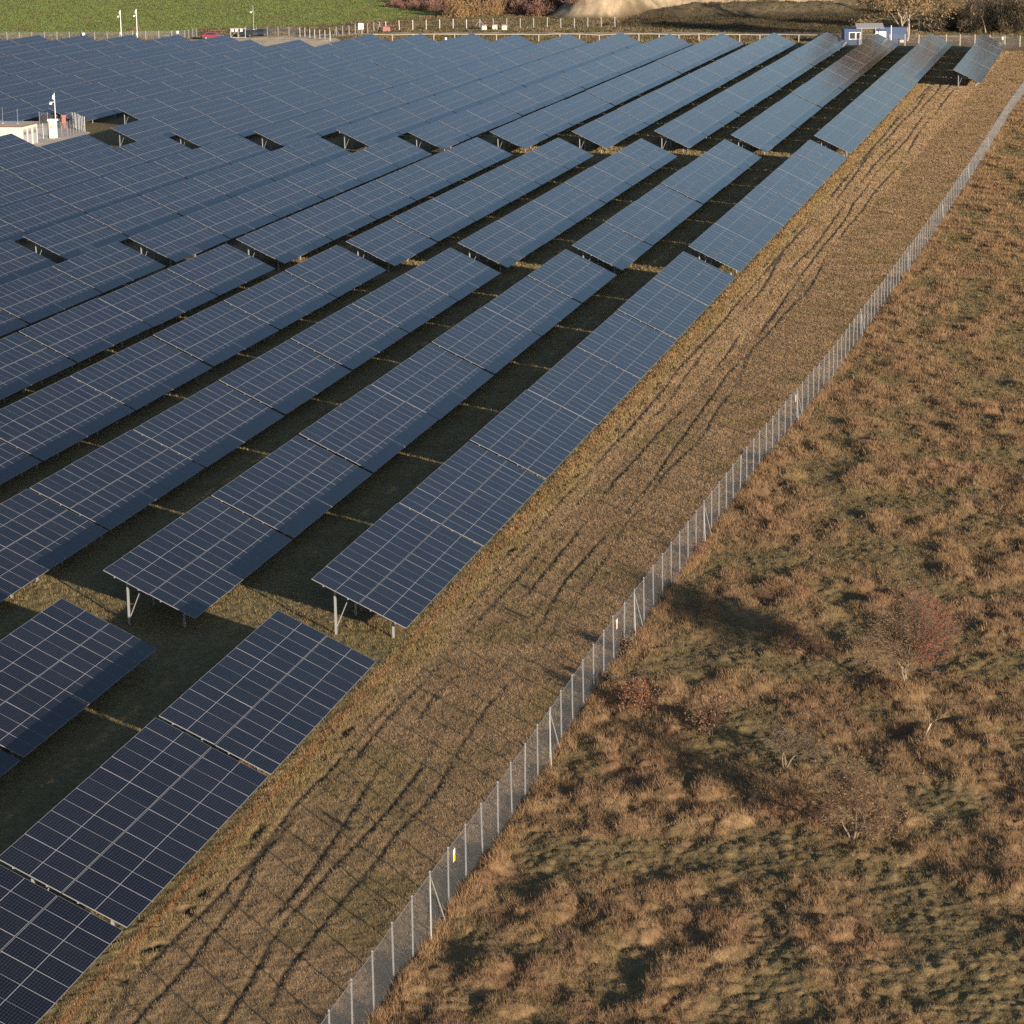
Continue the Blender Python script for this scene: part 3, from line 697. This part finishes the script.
post_fence('wire_fence', [gnd(-30, 41.5), gnd(120, 40.5), gnd(185, 39.5), gnd(197, 37.5)], 2.7, 1.9, 'wire fence of pale posts between the tables and the green wheat field', M_POST, wid=.13)
post_fence('wire_fence', [gnd(246, 35.5), gnd(300, 36.5), gnd(330, 40.5)], 2.7, 1.9, 'wire fence on the back edge of the sandy parking yard', M_POST, wid=.13)
post_fence('wire_fence', [gnd(845, 45), gnd(905, 45.5), gnd(960, 46), gnd(1035, 47)], 2.9, 2.1, 'wire fence with weathered posts in front of the dark bushes at far right', M_WOOD, wid=.15)
def board(name, px, py, w, h, z, label, m=M_WHITE, cat='sign'):
    p = gnd(px, py); t = tag(empty(name, (p[0], p[1], gh(*p))), label, cat)
    b = MB(); b.box((0, 0, z + h / 2), (w, .04, h)); b.build('plate', m, t)
    b = MB(); b.box((-w * .35, .05, z / 2 + h * .3), (.06, .06, z + h)); b.box((w * .35, .05, z / 2 + h * .3), (.06, .06, z + h)); b.build('stand', M_POST, t); return t
board('sign_board', 361, 33.2, 1.1, 1.3, .8, 'square white sign board on the fence near the parking yard')
board('sign_board', 84, 41, .55, .55, 1.2, 'small white plate on the wheat field fence left of the camera poles')
board('sign_board', 178, 39.5, .5, .55, 1.2, 'small white plate on the wheat field fence left of the red car')
board('sign_board', 1002, 46.3, .5, .55, 1.2, 'small white plate on the fence at the far right corner')
board('sign_board', 446, 41.2, .4, .45, .3, 'small white plate low on the pale rail fence')
# gate of the yard
g0 = gnd(231, 38); gate = tag(empty('yard_gate', (g0[0], g0[1], gh(*g0)), math.pi * .02), 'steel yard gate with three white panels beside the parked cars', 'gate')
b = MB()
for x in (0, 1.5, 3.0): b.box((x, 0, 1.0), (.12, .12, 2.3))
for z in (.2, 2.05): b.box((1.5, 0, z), (3.0, .07, .08))
b.bar((0, .03, .2), (1.5, .03, 2.0), .05); b.build('gate_frame', M_POST, gate)
for x in (.4, 1.15, 2.2):
    b = MB(); b.box((x, -.09, 1.65), (.42, .03, .55)); b.build('panel', M_WHITE, gate)

# ------------------------------------------------------------------ poles
def camera_pole(px, py, h, label, flag=True, r=.085, z=None):
    p = gnd(px, py); t = tag(empty('camera_pole', (p[0], p[1], gh(*p))), label, 'pole')
    b = MB(); b.tube((0, 0, -.3), (0, 0, h), r, r * .75, 8, caps=True); b.build('mast', M_WHITE if flag else M_POST, t)
    b = MB(); b.bar((0, 0, h * .80), (-.42, -.05, h * .80), .06); b.build('arm', M_WHITE, t)
    b = MB(); b.prism([(-.14, -.10), (.14, -.10), (.16, .06), (-.16, .10)], -.55, .05, M=Matrix.Translation((-.42, -.1, h * .80 - .05)) @ Matrix.Rotation(.25, 4, 'X')); b.build('camera_housing', M_WHITE, t)
    b = MB(); b.box((.0, -.14, 1.3), (.3, .18, .45)); b.build('junction_box', M_WHITE, t)
    if flag: b = MB(); b.prism([(-.30, h * .88), (-.05, h * .84), (-.05, h * .97), (-.2, h * .95)], -.02, .02); b.build('bracket_plate', M_WHITE, t)
camera_pole(121.5, 40, 6.1, 'left one of the pair of white camera poles beside the wheat field')
camera_pole(137.5, 40.5, 6.4, 'right one of the pair of white camera poles beside the wheat field')
camera_pole(254, 36.5, 6.5, 'thin grey camera pole behind the parked cars', False, .06)
camera_pole(56.5, 138.5, 5.8, 'white camera pole beside the transformer station among the tables', True, .055)

# ------------------------------------------------------------------ cars
def car(px, py, rz, paint, label):
    p = gnd(px, py); t = tag(empty('parked_car', (p[0], p[1], gh(*p)), rz), label, 'car')
    b = MB(); b.prism([(-2.1, .35), (2.1, .35), (2.15, .62), (2.0, .86), (1.1, .95), (.45, 1.42), (-1.2, 1.46), (-1.95, 1.0), (-2.15, .9)], -.86, .86); b.build('body', paint, t)
    for sgn in (-1, 1):
        b = MB(); b.prism([(-1.55, .98), (.85, .98), (.38, 1.36), (-1.15, 1.39)], sgn * .865 - .01, sgn * .865 + .01); b.build('side_window', M_GLASS, t)
        for x in (-1.35, 1.35):
            b = MB(); b.tube((x, sgn * .88, .33), (x, sgn * .66, .33), .33, .33, 14, caps=True); w = b.build('wheel', M_DARK, t)
            b = MB(); b.tube((x, sgn * .89, .33), (x, sgn * .885, .33), .2, .2, 10, caps=True); b.build('rim', M_ALU, w)
    b = MB(); b.face([(1.06, -.74, 1.0), (1.06, .74, 1.0), (.50, .68, 1.41), (.50, -.68, 1.41)]); b.build('windscreen', M_GLASS, t)
    b = MB(); b.face([(-1.90, .74, 1.06), (-1.90, -.74, 1.06), (-1.27, -.68, 1.45), (-1.27, .68, 1.45)]); b.build('rear_window', M_GLASS, t)
    for sgn in (-1, 1):
        b = MB(); b.box((2.10, sgn * .62, .72), (.08, .3, .14)); b.build('headlight', M_WHITE, t)
car(213, 39.8, .05, M_RED, 'red car parked at the edge of the sandy yard')
car(247, 36.8, 2.6, M_BLACKCAR, 'dark car parked right behind the white panelled gate')
car(264, 35.8, 1.2, M_BLACKCAR, 'dark blue car parked right of the grey camera pole')
b = MB(); b.prism([(-.8, 0), (.8, 0), (.85, .9), (-.75, 1.0)], -.5, .5); b.box((0, 0, 1.0), (1.7, 1.1, .08)); p = gnd(386, 31.5)
o = b.build('skip_bin', M_REDBOX, loc=(p[0], p[1], gh(*p)), rz=.2); tag(o, 'small red skip bin standing beside the fence under the thicket', 'skip bin')
for px, lab in ((484, 'leftmost of the three pale blocks with dark lids under the thicket'), (494.5, 'middle one of the three pale blocks with dark lids under the thicket'), (504, 'rightmost of the three pale blocks with dark lids under the thicket')):
    p = gnd(px, 29.5); t = tag(empty('lidded_block', (p[0], p[1], gh(*p)), .15), lab, 'block')
    b = MB(); b.prism([(-.5, -.1), (.5, -.1), (.56, .3), (.5, .8), (.3, .95), (-.3, .95), (-.5, .8), (-.56, .3)], -.5, .5); b.build('block_body', M_STONE, t)
    b = MB(); b.prism([(-.75, .95), (.75, .95), (.6, 1.2), (-.6, 1.2)], -.7, .7); b.build('lid', M_BROWN, t)

# ------------------------------------------------------------------ blue site cabins
def window(parent, x, y, z, w, h):
    b = MB()
    for sx in (-1, 1): b.box((x + sx * (w / 2 - .06), y - .03, z), (.12, .06, h))
    for sz in (-1, 1): b.box((x, y - .03, z + sz * (h / 2 - .06)), (w - .24, .06, .12))
    f = b.build('window', M_WHITE, parent); b = MB(); b.box((x, y - .012, z), (w - .24, .02, h - .24)); b.build('pane', M_GLASS, f)
def cabin(px, py, w, d, h, label, extra):
    p = gnd(px, py); t = tag(empty('site_cabin', (p[0], p[1], gh(*p)), -.03), label, 'cabin')
    b = MB(); b.box((0, d / 2, h / 2 + .1), (w, d, h))
    n = int(w / .28)
    for i in range(n): b.box((-w / 2 + (i + .5) * w / n, -.02, h / 2 + .1), (.12, .04, h - .3))
    b.build('wall', M_BLUE, t); b = MB(); b.box((0, d / 2, h + .16), (w + .1, d + .1, .12)); b.build('roof', M_ROOF if 'grey' in label else M_BLUE, t); extra(t); return t
def ex1(t): window(t, -.05, -.05, 1.75, 1.25, 1.35); window(t, 1.05, -.05, 1.75, .95, 1.35)
cabin(852.5, 45, 3.1, 6, 2.8, 'short blue site cabin with two white framed windows', ex1)
def ex2(t):
    b = MB(); b.box((-1.9, -.07, 1.55), (1.9, .05, 1.7)); b.build('shutter', M_WHITE, t)
    b = MB(); b.box((.7, -.07, 1.15), (.9, .05, 2.1)); dd = b.build('door', M_BLUE, t); b = MB(); b.box((1.0, -.12, 1.1), (.05, .06, .2)); b.build('handle', M_ALU, dd)
    b = MB(); b.box((1.9, -.08, .55), (1.0, .1, .5)); b.build('tool_box', M_STONE, t)
cabin(891, 44.2, 5.8, 2.6, 2.9, 'long blue container with a white shutter beside the bare tree', ex2)
p = gnd(870, 44.5); t = tag(empty('canopy', (p[0], p[1], gh(*p)), -.03), 'grey sheet canopy on posts bridging the two blue cabins', 'canopy')
b = MB(); b.box((0, 1.2, 3.45), (5.2, 3.2, .10), M=Matrix.Rotation(.24, 3, 'X')); b.build('roof_sheet', M_GREY, t)
for x in (-1.6, 1.0):
    b = MB(); b.box((x, -.2, 1.65), (.1, .1, 3.3)); b.build('post', M_STEEL, t)
p = gnd(891, 45.4); b = MB(); b.tube((0, 0, -.2), (0, 0, 3.7), .09, .08, 8, caps=True); tag(b.build('white_post', M_WHITE, loc=(p[0], p[1], 0)), 'plain white post standing before the long blue container', 'post')

# ------------------------------------------------------------------ transformer station in the clearing
base = gnd(22, 147.5)
st = tag(empty('transformer_station', (base[0], base[1], 0), ROTZ), 'cream walled transformer station with flat roof in the clearing at left', 'building')
b = MB(); b.box((2.7, 4.0, 1.25), (5.4, 8.0, 2.7)); b.build('wall', M_CREAM, st)
b = MB(); b.box((2.7, 4.0, 2.69), (5.8, 8.4, .17)); rf = b.build('roof', M_ROOF, st)
b = MB()
for (cx, cy, lx, ly) in ((2.7, -.215, 5.86, .03), (2.7, 8.215, 5.86, .03), (-.215, 4.0, .03, 8.4), (5.615, 4.0, .03, 8.4)): b.box((cx, cy, 2.66), (lx, ly, .22))
b.build('fascia', M_BROWN, rf)
for x in (1.1, 2.7, 4.4):
    b = MB(); b.box((x, -.03, 1.12), (1.1, .05, 2.1)); dr = b.build('door', M_GREY, st); b = MB(); b.box((x + .4, -.08, 1.1), (.04, .06, .2)); b.build('handle', M_ALU, dr)
    b = MB(); [b.box((x, -.065, z), (.7, .02, .05)) for z in (1.5, 1.6, 1.7, 1.8)]; b.build('louvre', M_DARK, dr)
for i, (yy, hh, lab) in enumerate(((1.2, 1.9, 'right one of two thin lightning rods on the transformer station roof'), (3.2, 2.1, 'left one of two thin lightning rods on the transformer station roof'))):
    q = base + D * 2.0 + N * yy; b = MB(); b.tube((0, 0, 0), (0, 0, hh), .03, .02, 6, caps=True); b.box((0, 0, .04), (.25, .25, .08)); tag(b.build('lightning_rod', M_POST, loc=(q[0], q[1], 2.78), rz=.1), lab, 'rod')
pad = MB(); pts = [gnd(*p) for p in ((20, 150), (64, 147), (90, 133), (60, 127), (30, 130))]
lo = [(p[0], p[1], -.2) for p in pts]; hi = [(p[0], p[1], .10) for p in pts]; pad.face(hi)
for i in range(5): pad.face([lo[i], lo[(i + 1) % 5], hi[(i + 1) % 5], hi[i]])
tag(pad.build('concrete_pad', M_CONC), kind='structure')
post_fence('mesh_enclosure', [gnd(37, 139.5), gnd(50, 139), gnd(68, 137), gnd(85, 132.5), gnd(72, 127), gnd(40, 127)], 1.1, 2.05, 'pale steel mesh enclosure around the equipment beside the transformer station', M_STEEL, wid=.06, cat='enclosure')
p = gnd(55.5, 139.5); t = tag(empty('switch_cabinet', (p[0], p[1], .1), ROTZ), 'tall white switch cabinet with yellow warning label beside the enclosure', 'cabinet')
b = MB(); b.box((.5, .45, 1.15), (.85, .8, 2.2)); b.build('cabinet_body', M_WHITE, t)
b = MB(); b.prism([(-.1, 2.25), (1.1, 2.25), (.9, 2.5), (.1, 2.5)], -.1, 1.0); b.build('hood', M_WHITE, t)
b = MB(); b.box((-.01, .45, 1.5), (.02, .3, .3)); b.build('warning_label', M_YELLOW, t)
p = gnd(64, 129); b = MB(); b.box((0, 0, .95), (.5, .4, 1.3)); b.prism([(-.42, 1.6), (.42, 1.6), (.3, 1.78), (-.3, 1.78)], -.28, .28); b.box((0, -.24, .95), (.56, .03, 1.1)); b.box((0, 0, .15), (.74, .5, .3)); tag(b.build('red_cabinet', M_REDBOX, loc=(p[0], p[1], .1), rz=.3), 'small red equipment cabinet behind the white switch cabinet', 'cabinet')
